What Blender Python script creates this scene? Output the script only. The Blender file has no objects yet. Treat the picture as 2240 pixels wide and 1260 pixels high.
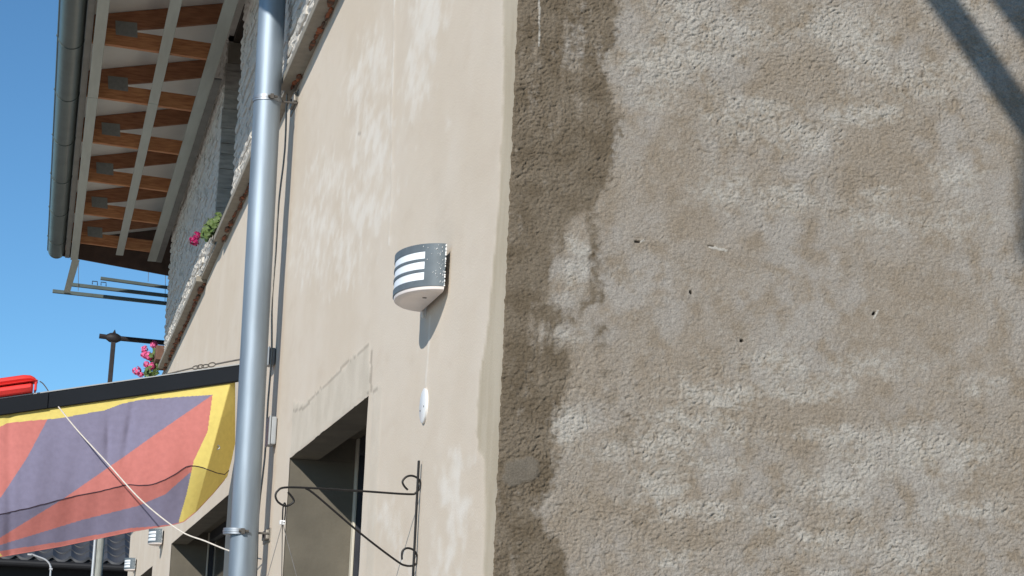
import bpy, bmesh, math, random
import numpy as np
from mathutils import Vector, Matrix
random.seed(7)
scn = bpy.context.scene
COL = scn.collection

# ---------------------------------------------------------------- camera
F = 4600.0
_W = np.array([60-1120, 1461-630, F]); _W /= np.linalg.norm(_W)
_a = .043; _c = (-(_W[0]*_a)+_W[1])/_W[2]
_U = np.array([_a, -1, _c]); _U /= np.linalg.norm(_U)
R = np.array([np.cross(_W, _U), _W, _U])          # rows: world axes seen in camera axes (right, down, forward)
CAM = np.array([0, 0, 1.55])
cd = bpy.data.cameras.new('camera'); cam = bpy.data.objects.new('camera', cd); COL.objects.link(cam)
M4 = Matrix.Identity(4)
for i in range(3):
    M4[i][0] = R[i, 0]; M4[i][1] = -R[i, 1]; M4[i][2] = -R[i, 2]; M4[i][3] = CAM[i]
cam.matrix_world = M4
cd.sensor_width = 36; cd.lens = F/2240*36; cd.clip_end = 2000; cd.clip_start = .05
scn.camera = cam

def at(px, py, ax, v):
    """point of the photograph on the world plane axis ax = v"""
    d = R @ np.array([px-1120, py-630, F]); t = (v-CAM[ax])/d[ax]
    return CAM+t*d

# ---------------------------------------------------------------- sun and sky
SUN = Vector((1, 1.45, -.92)).normalized()         # direction the light travels
ld = bpy.data.lights.new('sun', 'SUN'); sun = bpy.data.objects.new('sun', ld); COL.objects.link(sun)
ld.energy = 4.6; ld.angle = math.radians(.53); ld.color = (1, .945, .855)
sun.rotation_euler = (-SUN).to_track_quat('Z', 'Y').to_euler(); sun.location = (-8, -12, 12)
w = bpy.data.worlds.new('World'); scn.world = w; w.use_nodes = True
nt = w.node_tree; sk = nt.nodes.new('ShaderNodeTexSky'); sk.sky_type = 'NISHITA'; sk.sun_disc = False
sk.sun_elevation = math.asin(-SUN.z); sk.sun_rotation = math.atan2(-SUN.x, -SUN.y)
sk.dust_density = .1; sk.ozone_density = 3.5; sk.altitude = 600; sk.air_density = .72
tint = nt.nodes.new('ShaderNodeMix'); tint.data_type = 'RGBA'; tint.blend_type = 'MULTIPLY'; tint.inputs[0].default_value = 1; tint.inputs[7].default_value = (.66, .93, .96, 1)
nt.links.new(sk.outputs[0], tint.inputs[6])
nt.links.new(tint.outputs[2], nt.nodes['Background'].inputs[0]); nt.nodes['Background'].inputs[1].default_value = .132
scn.view_settings.view_transform = 'Standard'; scn.view_settings.look = 'None'
scn.view_settings.exposure = 0; scn.view_settings.gamma = 1
scn.cycles.max_bounces = 8

# ---------------------------------------------------------------- noise
def perlin(x, y, seed=0):
    rs = np.random.RandomState(seed); g = rs.rand(256, 256)*2*np.pi; gx, gy = np.cos(g), np.sin(g)
    xi = np.floor(x).astype(int); yi = np.floor(y).astype(int); xf = x-xi; yf = y-yi
    u = xf*xf*xf*(xf*(xf*6-15)+10); v = yf*yf*yf*(yf*(yf*6-15)+10)
    def d(a, b): return gx[(xi+a) & 255, (yi+b) & 255]*(xf-a)+gy[(xi+a) & 255, (yi+b) & 255]*(yf-b)
    n0 = d(0, 0)*(1-u)+d(1, 0)*u; n1 = d(0, 1)*(1-u)+d(1, 1)*u
    return (n0*(1-v)+n1*v)*1.5
def fbm(x, y, seed=0, o=4):
    s = 0; a = 1; t = 0
    for k in range(o):
        s = s+a*perlin(x*2**k+13.7*k, y*2**k+7.1*k, seed+k); t += a; a *= .55
    return s/t
def sstep(a, b, x):
    t = np.clip((x-a)/(b-a), 0, 1); return t*t*(3-2*t)

# ---------------------------------------------------------------- materials
def mat(name, col, rough=.7, metal=0., var=.12, scale=12., bump=.0, bscale=80., col2=None, sc3=(1, 1, 1), detail=6, spec=.4, thresh=(.3, .7)):
    m = bpy.data.materials.new(name); m.use_nodes = True; t = m.node_tree; b = t.nodes['Principled BSDF']
    tc = t.nodes.new('ShaderNodeTexCoord'); mp = t.nodes.new('ShaderNodeMapping'); mp.inputs['Scale'].default_value = sc3
    t.links.new(tc.outputs['Object'], mp.inputs[0])
    n = t.nodes.new('ShaderNodeTexNoise'); n.inputs['Scale'].default_value = scale; n.inputs['Detail'].default_value = detail
    t.links.new(mp.outputs[0], n.inputs['Vector'])
    mr = t.nodes.new('ShaderNodeMapRange'); mr.inputs[1].default_value = thresh[0]; mr.inputs[2].default_value = thresh[1]
    t.links.new(n.outputs[0], mr.inputs[0])
    mx = t.nodes.new('ShaderNodeMix'); mx.data_type = 'RGBA'
    c2 = col2 if col2 else tuple(c*(1+var) for c in col); c1 = col if col2 else tuple(c*(1-var) for c in col)
    mx.inputs[6].default_value = (*c1, 1); mx.inputs[7].default_value = (*c2, 1)
    t.links.new(mr.outputs[0], mx.inputs[0]); t.links.new(mx.outputs[2], b.inputs['Base Color'])
    b.inputs['Roughness'].default_value = rough; b.inputs['Metallic'].default_value = metal
    b.inputs['Specular IOR Level'].default_value = spec
    if bump:
        n2 = t.nodes.new('ShaderNodeTexNoise'); n2.inputs['Scale'].default_value = bscale; n2.inputs['Detail'].default_value = 5
        t.links.new(mp.outputs[0], n2.inputs['Vector'])
        bp = t.nodes.new('ShaderNodeBump'); bp.inputs['Strength'].default_value = bump; bp.inputs['Distance'].default_value = .01
        t.links.new(n2.outputs[0], bp.inputs['Height']); t.links.new(bp.outputs[0], b.inputs['Normal'])
    return m

M = dict(
    zinc=mat('galvanised', (.27, .325, .385), .6, .74, .3, 11, sc3=(1, 1, .12), bump=.05, bscale=14),
    zincband=mat('bright_zinc', (.34, .37, .41), .5, .85, .1, 30),
    gutter=mat('gutter_paint', (.115, .145, .14), .38, .35, .12, 6),
    dark=mat('anthracite_paint', (.011, .014, .019), .75, 0, .18, 3, sc3=(.4, 1, 1), spec=.15),
    fitting=mat('lamp_grey', (.125, .150, .170), .55, .1, .1, 30, spec=.3),
    opal=mat('opal_plastic', (.86, .89, .93), .35, 0, .03, 10),
    cover=mat('pink_white_acrylic', (.80, .73, .70), .45, 0, .05, 15),
    wood=mat('truss_wood', (.37, .135, .055), .65, 0, .3, 9, sc3=(1.2, 14, 9), detail=8, col2=(.62, .30, .13)),
    plate=mat('nail_plate', (.27, .28, .265), .65, .2, .1, 40, bump=.3, bscale=120),
    batten=mat('grey_batten', (.44, .47, .43), .6, .0, .07, 5, sc3=(6, .5, 6)),
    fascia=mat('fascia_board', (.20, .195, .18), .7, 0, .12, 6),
    verge=mat('verge_timber', (.085, .05, .036), .8, 0, .25, 9),
    wood2=mat('dark_truss_wood', (.26, .105, .050), .7, 0, .3, 9, sc3=(1.2, 14, 9), detail=8, col2=(.42, .19, .095)),  # darker truss wood, used for the top chords
    memb=mat('roof_underlay', (.74, .72, .68), .8, 0, .1, 2),
    roofdark=mat('roof_sheet', (.055, .06, .062), .6, 0, .2, 4),
    sill=mat('sill_concrete', (.27, .245, .205), .85, 0, .14, 14, bump=.2, bscale=60),
    brickbit=mat('broken_brick', (.36, .115, .05), .9, 0, .2, 22, bump=.6, bscale=60, col2=(.10, .06, .042), thresh=(.36, .6)),
    plank=mat('weathered_stone_return', (.40, .385, .355), .85, 0, .25, 6, sc3=(2, 2, 9), bump=.3, bscale=40),
    darkwood=mat('dark_timber', (.05, .038, .028), .8, 0, .3, 8),
    iron=mat('black_iron', (.007, .006, .006), .55, .1, .3, 40),
    wire=mat('dull_wire', (.16, .15, .14), .5, .6, .2, 60),
    whitecord=mat('white_cord', (.62, .58, .53), .6, 0, .1, 60),
    white=mat('white_plastic', (.78, .78, .78), .4, 0, .03, 20),
    screw=mat('screw_steel', (.12, .11, .10), .5, .6),
    boxgrey=mat('junction_grey', (.34, .36, .38), .5, 0, .06, 20),
    bracketgrey=mat('wire_clip', (.30, .275, .24), .55, .5, .2, 50),
    glass=mat('window_glass', (.018, .020, .024), .06, 0, .4, 2, spec=.8),
    frame=mat('window_frame', (.60, .56, .47), .5, 0, .05, 10),
    framedark=mat('window_frame_dark', (.035, .038, .048), .5, 0, .2, 10),
    yellow=mat('flag_yellow', (.60, .50, .155), .9, 0, .05, 40, spec=.1),
    red=mat('flag_red', (.46, .165, .150), .9, 0, .06, 40, spec=.1),
    blue=mat('flag_blue', (.19, .18, .265), .9, 0, .06, 40, spec=.1),
    seam=mat('flag_seam', (.035, .02, .035), .9),
    redplastic=mat('red_plastic', (.72, .045, .04), .38, 0, .06, 6),
    post=mat('balcony_iron', (.026, .022, .024), .6, .2, .3, 20),
    leaf=mat('geranium_leaf', (.055, .10, .022), .6, 0, .4, 30, col2=(.11, .16, .045)),
    pink=mat('pink_petal', (.80, .16, .36), .6, 0, .2, 60, col2=(.62, .07, .22)),
    magenta=mat('crimson_petal', (.36, .008, .10), .6, 0, .3, 60),
    terracotta=mat('flower_trough', (.16, .085, .06), .8, 0, .2, 20),
    tile=mat('glazed_roof_tile', (.060, .061, .067), .5, 0, .25, 3),
    underroof=mat('dark_fascia', (.012, .012, .014), .6),
    housewall=mat('house_plaster', (.5, .47, .42), .9),
    pole=mat('weathered_pole', (.30, .31, .285), .8, 0, .22, 10, sc3=(6, 6, .8)),
    lampwhite=mat('lamp_post_grey', (.55, .56, .58), .4, .4, .08, 10),
    ground=mat('paving', (.34, .315, .28), .9, 0, .12, 3, bump=.2, bscale=20),
    canopy=mat('shadow_caster', (.22, .12, .06), .7, 0, .2, 8),  # for the added, out-of-view shadow caster
    reveal=mat('reveal_cement', (.132, .118, .093), .9, 0, .18, 5, bump=.15, bscale=60),
    inside=mat('dark_room', (.025, .022, .02), .9),
)

# rough gable plaster: masks come as point attributes, fine edges from noise
def plaster_rough():
    m = bpy.data.materials.new('rough_plaster'); m.use_nodes = True; t = m.node_tree; b = t.nodes['Principled BSDF']
    N = t.nodes.new; L = t.links.new
    tc = N('ShaderNodeTexCoord')
    def noise(s, d=6):
        n = N('ShaderNodeTexNoise'); n.inputs['Scale'].default_value = s; n.inputs['Detail'].default_value = d
        L(tc.outputs['Object'], n.inputs['Vector']); return n.outputs[0]
    def attr(nm):
        a = N('ShaderNodeAttribute'); a.attribute_name = nm; return a.outputs['Fac']
    def math_(op, a, c):
        k = N('ShaderNodeMath'); k.operation = op
        for i, v in enumerate((a, c)):
            if isinstance(v, (int, float)): k.inputs[i].default_value = v
            else: L(v, k.inputs[i])
        return k.outputs[0]
    def rng(v, a, c):
        r = N('ShaderNodeMapRange'); r.inputs[1].default_value = a; r.inputs[2].default_value = c; r.interpolation_type = 'SMOOTHSTEP'; L(v, r.inputs[0]); return r.outputs[0]
    def mix(f, A, B, mode='MIX'):
        x = N('ShaderNodeMix'); x.data_type = 'RGBA'; x.blend_type = mode
        if isinstance(f, (int, float)): x.inputs[0].default_value = f
        else: L(f, x.inputs[0])
        for i, v in ((6, A), (7, B)):
            if isinstance(v, tuple): x.inputs[i].default_value = (*v, 1)
            else: L(v, x.inputs[i])
        return x.outputs[2]
    base = mix(rng(noise(4.2, 8), .40, .60), (.252, .214, .172), (.285, .259, .230))
    base = mix(rng(noise(16), .42, .68), base, (.230, .190, .146))
    st = rng(math_('ADD', attr('stain'), math_('MULTIPLY', math_('SUBTRACT', noise(60, 9), .5), 1.0)), .24, .80)
    stc = mix(rng(noise(14), .35, .65), (.118, .092, .063), (.155, .126, .093))
    ef = rng(math_('ADD', attr('efflo'), math_('MULTIPLY', math_('SUBTRACT', noise(60, 10), .5), 1.5)), .05, 1.0)
    c = mix(math_('MULTIPLY', ef, .78), base, (.372, .352, .318))
    c = mix(st, c, stc)
    c = mix(math_('MULTIPLY', attr('smear'), .5), c, (.150, .136, .116))
    c = mix(math_('MULTIPLY', attr('nick'), .6), c, (.48, .46, .42))
    c = mix(attr('hole'), c, (.02, .017, .014))
    gr = mix(rng(noise(260, 3), .3, .7), (.84, .84, .84), (1.12, 1.12, 1.12))
    c = mix(1.0, c, gr, 'MULTIPLY')
    L(c, b.inputs['Base Color']); b.inputs['Roughness'].default_value = .95; b.inputs['Specular IOR Level'].default_value = .15
    bp = N('ShaderNodeBump'); bp.inputs['Strength'].default_value = .65; bp.inputs['Distance'].default_value = .003
    L(noise(330, 4), bp.inputs['Height']); L(bp.outputs[0], b.inputs['Normal'])
    return m
def plaster_smooth():
    m = bpy.data.materials.new('smooth_render'); m.use_nodes = True; t = m.node_tree; b = t.nodes['Principled BSDF']
    N = t.nodes.new; L = t.links.new
    tc = N('ShaderNodeTexCoord')
    def noise(s, d=6, sc=(1, 1, 1)):
        mp = N('ShaderNodeMapping'); mp.inputs['Scale'].default_value = sc; L(tc.outputs['Object'], mp.inputs[0])
        n = N('ShaderNodeTexNoise'); n.inputs['Scale'].default_value = s; n.inputs['Detail'].default_value = d
        L(mp.outputs[0], n.inputs['Vector']); return n.outputs[0]
    def attr(nm):
        a = N('ShaderNodeAttribute'); a.attribute_name = nm; return a.outputs['Fac']
    def rng(v, a, c):
        r = N('ShaderNodeMapRange'); r.inputs[1].default_value = a; r.inputs[2].default_value = c; r.interpolation_type = 'SMOOTHSTEP'; L(v, r.inputs[0]); return r.outputs[0]
    def math_(op, a, c):
        k = N('ShaderNodeMath'); k.operation = op
        for i, v in enumerate((a, c)):
            if isinstance(v, (int, float)): k.inputs[i].default_value = v
            else: L(v, k.inputs[i])
        return k.outputs[0]
    def mix(f, A, B, mode='MIX'):
        x = N('ShaderNodeMix'); x.data_type = 'RGBA'; x.blend_type = mode
        if isinstance(f, (int, float)): x.inputs[0].default_value = f
        else: L(f, x.inputs[0])
        for i, v in ((6, A), (7, B)):
            if isinstance(v, tuple): x.inputs[i].default_value = (*v, 1)
            else: L(v, x.inputs[i])
        return x.outputs[2]
    base = mix(rng(noise(1.7, 7), .36, .66), (.65, .558, .455), (.685, .600, .505))
    base = mix(math_('MULTIPLY', rng(noise(9, 8, (1, .35, 1)), .5, .75), .5), base, (.61, .515, .415))
    sc = rng(math_('ADD', attr('scuff'), math_('MULTIPLY', math_('SUBTRACT', noise(26, 10, (1, .3, .55)), .5), 2.2)), .3, 1.15)
    c = mix(math_('MULTIPLY', sc, .8), base, (.78, .725, .655))
    c = mix(math_('MULTIPLY', attr('patch'), .75), c, mix(rng(noise(7, 7), .35, .65), (.56, .50, .415), (.64, .575, .485)))
    c = mix(attr('band'), c, mix(rng(noise(12, 7, (1, 1, .3)), .35, .65), (.47, .40, .30), (.53, .46, .36)))
    c = mix(attr('crack'), c, (.24, .20, .16))
    L(c, b.inputs['Base Color']); b.inputs['Roughness'].default_value = .9; b.inputs['Specular IOR Level'].default_value = .2
    bp = N('ShaderNodeBump'); bp.inputs['Strength'].default_value = .25; bp.inputs['Distance'].default_value = .004
    h = math_('ADD', noise(170, 4), math_('MULTIPLY', noise(22, 4, (1, .4, 1)), .9))
    L(h, bp.inputs['Height']); L(bp.outputs[0], b.inputs['Normal'])
    return m
M['rough'] = plaster_rough(); M['smooth'] = plaster_smooth()
M['cladding'] = mat('split_stone', (.61, .58, .535), .9, 0, .10, 9, bump=.3, bscale=28)

# ---------------------------------------------------------------- object helpers
def tag(o, label=None, cat=None, group=None, kind=None):
    if label: o['label'] = label
    if cat: o['category'] = cat
    if group: o['group'] = group
    if kind: o['kind'] = kind
    return o
def empty(name, loc, label=None, cat=None, group=None):
    o = bpy.data.objects.new(name, None); COL.objects.link(o); o.location = Vector([float(v) for v in loc]); o.empty_display_size = .1
    return tag(o, label, cat, group)
def world_loc(o):
    v = Vector((0, 0, 0))
    while o: v = v+o.location; o = o.parent
    return v
def link(name, me, m, parent=None, smooth=False):
    for x in (m if isinstance(m, (list, tuple)) else [m]): me.materials.append(x)
    o = bpy.data.objects.new(name, me); COL.objects.link(o)
    if parent:
        off = world_loc(parent); me.transform(Matrix.Translation(-off)); o.parent = parent
    if smooth:
        me.polygons.foreach_set('use_smooth', [True]*len(me.polygons))
    return o
class MB:
    """collects vertices and faces in world coordinates"""
    def __init__(s): s.v = []; s.f = []; s.mi = []
    def add(s, vs, fs, mi=0):
        k = len(s.v); s.v += [tuple(float(c) for c in v) for v in vs]; s.f += [tuple(i+k for i in f) for f in fs]; s.mi += [mi]*len(fs); return s
    def box(s, a, b, mi=0):
        (x0, y0, z0), (x1, y1, z1) = a, b
        return s.hexa([(x0, y0, z0), (x1, y0, z0), (x1, y1, z0), (x0, y1, z0), (x0, y0, z1), (x1, y0, z1), (x1, y1, z1), (x0, y1, z1)], mi)
    def hexa(s, p, mi=0):
        return s.add(p, [(0, 3, 2, 1), (4, 5, 6, 7), (0, 1, 5, 4), (1, 2, 6, 5), (2, 3, 7, 6), (3, 0, 4, 7)], mi)
    def tube(s, pts, r, n=8, mi=0, cap=True):
        P = [Vector([float(c) for c in p]) for p in pts]; rs = r if isinstance(r, (list, tuple)) else [r]*len(P)
        T = []
        for i in range(len(P)):
            d = P[min(i+1, len(P)-1)]-P[max(i-1, 0)]; T.append(d.normalized())
        up = Vector((0, 0, 1)) if abs(T[0].z) < .9 else Vector((1, 0, 0)); nrm = T[0].cross(up).normalized(); vs = []
        for i in range(len(P)):
            nrm = (nrm-T[i]*nrm.dot(T[i])).normalized(); bi = T[i].cross(nrm)
            for k in range(n):
                a = 2*math.pi*k/n; vs.append(P[i]+(nrm*math.cos(a)+bi*math.sin(a))*rs[i])
        fs = [(i*n+k, i*n+(k+1) % n, (i+1)*n+(k+1) % n, (i+1)*n+k) for i in range(len(P)-1) for k in range(n)]
        if cap: fs += [tuple(range(n))[::-1], tuple(range((len(P)-1)*n, len(P)*n))]
        return s.add(vs, fs, mi)
    def ico(s, c, r, mi=0, sub=1, sc=(1, 1, 1)):
        bm = bmesh.new(); bmesh.ops.create_icosphere(bm, subdivisions=sub, radius=1)
        vs = [(c[0]+v.co.x*r*sc[0], c[1]+v.co.y*r*sc[1], c[2]+v.co.z*r*sc[2]) for v in bm.verts]; bm.verts.index_update()
        fs = [tuple(v.index for v in f.verts) for f in bm.faces]; bm.free(); return s.add(vs, fs, mi)
    def build(s, name, m, parent=None, smooth=False, bevel=0):
        me = bpy.data.meshes.new(name); me.from_pydata(s.v, [], s.f)
        me.polygons.foreach_set('material_index', s.mi)
        if bevel:
            bm = bmesh.new(); bm.from_mesh(me); bmesh.ops.recalc_face_normals(bm, faces=bm.faces)
            bmesh.ops.bevel(bm, geom=[e for e in bm.edges if e.is_manifold and e.calc_face_angle(0) > .6], offset=bevel, segments=2, affect='EDGES', profile=.5); bm.to_mesh(me); bm.free()
        me.validate(); me.update()
        o = link(name, me, m, parent, smooth)
        if smooth:
            try: me.set_sharp_from_angle(angle=math.radians(38))
            except Exception: pass
        return o
def grid_mesh(name, V, nu, nv, keep=None):
    idx = np.arange(nu*nv).reshape(nu, nv)
    q = np.stack([idx[:-1, :-1], idx[1:, :-1], idx[1:, 1:], idx[:-1, 1:]], -1).reshape(-1, 4)
    if keep is not None: q = q[keep.reshape(-1)]
    me = bpy.data.meshes.new(name); me.vertices.add(len(V)); me.vertices.foreach_set('co', V.astype(np.float32).ravel())
    me.loops.add(q.size); me.loops.foreach_set('vertex_index', q.ravel().astype(np.int32))
    me.polygons.add(len(q)); me.polygons.foreach_set('loop_start', np.arange(0, q.size, 4, dtype=np.int32))
    me.update(calc_edges=True); me.validate(); return me
def put_attr(me, nm, a):
    at_ = me.attributes.new(nm, 'FLOAT', 'POINT'); at_.data.foreach_set('value', np.clip(a, 0, 1).astype(np.float32).ravel())
def to_px(X, Y, Z):
    P = np.stack([X-CAM[0], Y-CAM[1], Z-CAM[2]], -1) @ R
    return P[..., 0]/P[..., 2]*F+1120, P[..., 1]/P[..., 2]*F+630
def interp(py, pts):
    p = np.array(sorted((b, a) for a, b in pts)); return np.interp(py, p[:, 0], p[:, 1])
def ell(PX, PY, items):
    s = np.zeros_like(PX)
    for it in items:
        cx, cy, rx, ry = it[:4]; k = it[4] if len(it) > 4 else 1.
        s = np.maximum(s, k*np.exp(-(((PX-cx)/rx)**2+((PY-cy)/ry)**2)*.62))
    return s
def seg(PX, PY, a, b, wd):
    a = np.array(a, float); b = np.array(b, float); d = b-a; t = np.clip(((PX-a[0])*d[0]+(PY-a[1])*d[1])/(d@d), 0, 1)
    return np.hypot(PX-a[0]-t*d[0], PY-a[1]-t*d[1]) < wd

# ================================================================ SETTING
g = MB(); g.add([(-400, -400, 0), (400, -400, 0), (400, 400, 0), (-400, 400, 0)], [(0, 1, 2, 3)])
tag(g.build('ground', M['ground']), kind='structure')

# ================================================================ BUILDING
YC = 4.63                                           # the gable plane
bld = empty('plastered_building', (3, 12, 0), 'beige plastered building with rough gable, white stone upper storey and wooden eaves', 'building')

# ---- rough gable wall
xs = np.concatenate([[1.0], np.arange(1.0022, 2.40, .0022), np.linspace(2.45, 6, 24)])
zs = np.concatenate([np.linspace(0, 1.70, 14), np.arange(1.7022, 3.40, .0022), np.linspace(3.45, 6.2, 20)])
Xg, Zg = np.meshgrid(xs, zs, indexing='ij'); Yg = np.full_like(Xg, YC)
PX, PY = to_px(Xg, Yg, Zg)
wx = PX+22*fbm(Xg*6, Zg*6, 11, 4)+10*fbm(Xg*30, Zg*30, 12, 3); wy = PY+22*fbm(Xg*6, Zg*6, 15, 4)+10*fbm(Xg*30, Zg*30, 17, 3)
def r1(l): return [(1080+a/1.931, b/1.931, c/1.931, d/1.931, *k) for a, b, c, d, *k in l]
def r2(l): return [(1080+a/1.931, 620+b/1.931, c/1.931, d/1.931, *k) for a, b, c, d, *k in l]
bound = interp(wy, [(1354, -200), (1354, 0), (1349, 62), (1360, 93), (1323, 145), (1347, 233), (1362, 259), (1344, 321), (1336, 373), (1330, 414), (1303, 440), (1313, 518), (1318, 640), (1321, 660), (1272, 690), (1262, 775), (1246, 827), (1220, 905), (1220, 982), (1209, 1060), (1180, 1112), (1200, 1164), (1240, 1230), (1246, 1300), (1240, 1600)])
stain = sstep(30, -24, wx-bound+16*fbm(Xg*45, Zg*70, 19, 4))*(.84+.34*fbm(Xg*9, Zg*6, 21, 3)+.30*fbm(Xg*38, Zg*3.2, 23, 3))
isl = ell(wx, wy, [(1262, 535, 22, 48, 1.1), (1250, 600, 32, 50, 1.1), (1236, 640, 34, 26, .75), (1240, 735, 38, 26, .55), (1255, 130, 22, 45, .3), (1262, 80, 20, 25, .25), (1255, 215, 20, 20, .25)])
stain = np.clip(stain-isl*1.15, 0, 1)
drips = .62*ell(wx, wy, r2([(430, 190, 38, 50), (440, 260, 34, 45), (470, 372, 36, 30, .9), (520, 440, 24, 20, .8), (500, 490, 34, 24, .9), (550, 545, 34, 28, .9), (560, 610, 28, 24, .7), (560, 655, 40, 24, .8), (600, 760, 44, 24, .7), (580, 880, 40, 24, .7), (600, 1012, 36, 24, .8)]))
stain = np.maximum(stain, drips)
ef = ell(wx, wy, r1([(800, 60, 110, 80, 1.1), (850, 230, 240, 80, .8), (700, 260, 150, 50, .9), (720, 330, 140, 60, .8), (700, 425, 140, 30, .7), (1000, 150, 170, 90, .7), (1060, 470, 150, 100, .9), (1300, 590, 170, 70, .95), (1480, 130, 140, 90, 1.1), (1640, 200, 180, 120, 1.1), (1800, 300, 170, 70, 1.), (1560, 490, 160, 50, .9), (1850, 380, 90, 60, .7), (1000, 790, 110, 80, .9), (1250, 830, 110, 60, .9), (1640, 830, 60, 40, .8), (1640, 920, 150, 60, .8), (1950, 740, 80, 60, .8), (1950, 930, 120, 60, .7), (345, 1100, 50, 120, .9), (1950, 20, 110, 50, .8), (2080, 200, 60, 120, .6)])
         + r2([(1220, 350, 95, 55, 1.1), (1600, 370, 130, 60, 1.1), (1400, 450, 220, 60, 1), (950, 460, 150, 40, .9), (860, 590, 180, 50, .8), (1450, 660, 150, 60, 1), (740, 700, 130, 70, 1), (950, 760, 140, 50, .9), (700, 860, 100, 70, 1), (900, 950, 170, 50, 1), (1650, 720, 260, 90, 1), (1450, 880, 190, 80, .9), (1400, 1050, 190, 60, 1), (1740, 1120, 120, 90, 1), (2000, 970, 180, 50, .9), (330, 600, 60, 65, 1.2), (280, 230, 80, 45, .8), (760, 1180, 70, 60, .9), (1400, 1220, 90, 30, .8), (2050, 440, 90, 40, .7), (1180, 1000, 120, 60, .8), (1850, 620, 120, 60, .7), (2000, 700, 120, 60, .6), (1000, 650, 200, 60, .6), (550, 700, 90, 40, .8), (100, 1000, 60, 40, .4)]))
ef = np.minimum(1, ef+.16)*(.85+.9*fbm(Xg*22, Zg*34, 31, 4))
brown = ell(wx, wy, r1([(1200, 330, 170, 60), (1750, 150, 60, 110), (1850, 200, 60, 60), (1250, 700, 230, 70), (1560, 620, 130, 70), (1000, 1000, 300, 60), (1900, 560, 120, 80)])+r2([(1300, 560, 160, 40), (1200, 720, 180, 60), (1000, 880, 160, 50), (1700, 920, 60, 50), (1330, 980, 70, 50), (900, 1050, 260, 40), (1650, 480, 120, 60), (2050, 560, 150, 60), (1950, 1050, 120, 50)]))
ef = np.clip(ef*(.8+.5*fbm(Xg*3, Zg*9, 33, 3))-.6*brown, 0, 1)
smear = sstep(.35, .7, ell(wx*.6+PX*.4, wy*.6+PY*.4, [(1140, 1030, 30, 22, 1.3), (1122, 1045, 22, 16, 1.1), (1158, 1008, 16, 14, .9)]))
rub = ell(PX, PY, [(1165, 240, 26, 45), (1172, 60, 16, 80, .7), (1160, 1060, 40, 24), (1185, 1030, 20, 40), (1205, 735, 40, 20, .7)])
nick = (seg(PX, PY, (1179, -40), (1180, 100), 1.6+1.2*np.abs(fbm(Xg*90, Zg*90, 3, 2))) | seg(PX, PY, (1552, 540), (1588, 548), 3) | seg(PX, PY, (1402, 528), (1408, 526), 2) | seg(PX, PY, (1912, 695), (1920, 680), 2.2)).astype(float)
hole = (seg(PX, PY, (1510, 637), (1512, 641), 2.6) | seg(PX, PY, (1622, 745), (1624, 745), 2.8) | seg(PX, PY, (1390, 528), (1398, 529), 2.2) | seg(PX, PY, (1550, 537), (1560, 538), 1.8) | seg(PX, PY, (1910, 688), (1914, 684), 2.2)).astype(float)
q1 = fbm(Xg*22, Zg*22, 41, 2); q2 = fbm(Xg*22, Zg*22, 45, 2)
def crease(fx_, fz_, w_, sd):                       # thin torn ridges left by the trowel, broken up along their length
    r_ = np.clip(1-np.abs(perlin(Xg*fx_+q1*w_, Zg*fz_+q2*w_, sd))*3.2, 0, 1)
    return r_*r_*np.clip(.35+1.6*perlin(Xg*fx_*.7+q2, Zg*fz_*.7+q1, sd+1), 0, 1)
g1 = fbm(Xg*88, Zg*140, 81, 3); g2 = perlin(Xg*135+q1*2, Zg*180+q2*2, 61)
dense = sstep(.25, .75, ef)
amp = .85+.5*dense+.5*rub+.35*sstep(.4, 1, stain)+.12+.5*fbm(Xg*5, Zg*7, 77, 3)
calm = ell(PX, PY, [(1600, 640, 460, 130), (1450, 440, 150, 80), (1950, 720, 260, 140), (1420, 300, 90, 60), (2150, 420, 90, 120)])
amp = .78*np.clip(amp*(1-.55*calm), .25, 2.)*(1-.95*smear)
pits = sstep(.28, .6, perlin(Xg*70+q1*4, Zg*110+q2*4, 71))
hgt = (.0026*g1+.0019*g2-.0032*crease(84, 128, 2.4, 51)-.0026*crease(130, 185, 2.8, 55)-.0024*pits)*amp
hgt += .0030*fbm(Xg*6, Zg*8, 91, 3)+.0015*smear+.0010*nick-.009*hole-.004*rub*np.clip(fbm(Xg*70, Zg*35, 95, 3)-.05, 0, 1)*2
edge = np.exp(-((Xg-1)/.012)**2)
hgt += edge*(-.001+.003*fbm(Xg*0, Zg*60, 97, 4))
Xd = Xg.copy(); Xd[0, :] += -.003+.006*fbm(Zg[0]*35, Zg[0]*0, 99, 5)
V = np.stack([Xd, Yg-hgt, Zg], -1)
ret = V[:1].copy(); ret[..., 0] = 1.004; ret[..., 1] = YC+.03                 # the plaster returns a little way round the corner
V = np.concatenate([ret, V], 0).reshape(-1, 3)
me = grid_mesh('gable_wall', V, len(xs)+1, len(zs))
for nm, a in (('stain', stain), ('efflo', ef), ('smear', smear), ('nick', nick), ('hole', hole)): put_attr(me, nm, np.concatenate([a[:1], a], 0))
gw = link('gable_wall', me, M['rough'], bld, smooth=True)
gw['label'] = 'rough blotchy plastered gable wall with dark damp band along its corner'

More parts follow.
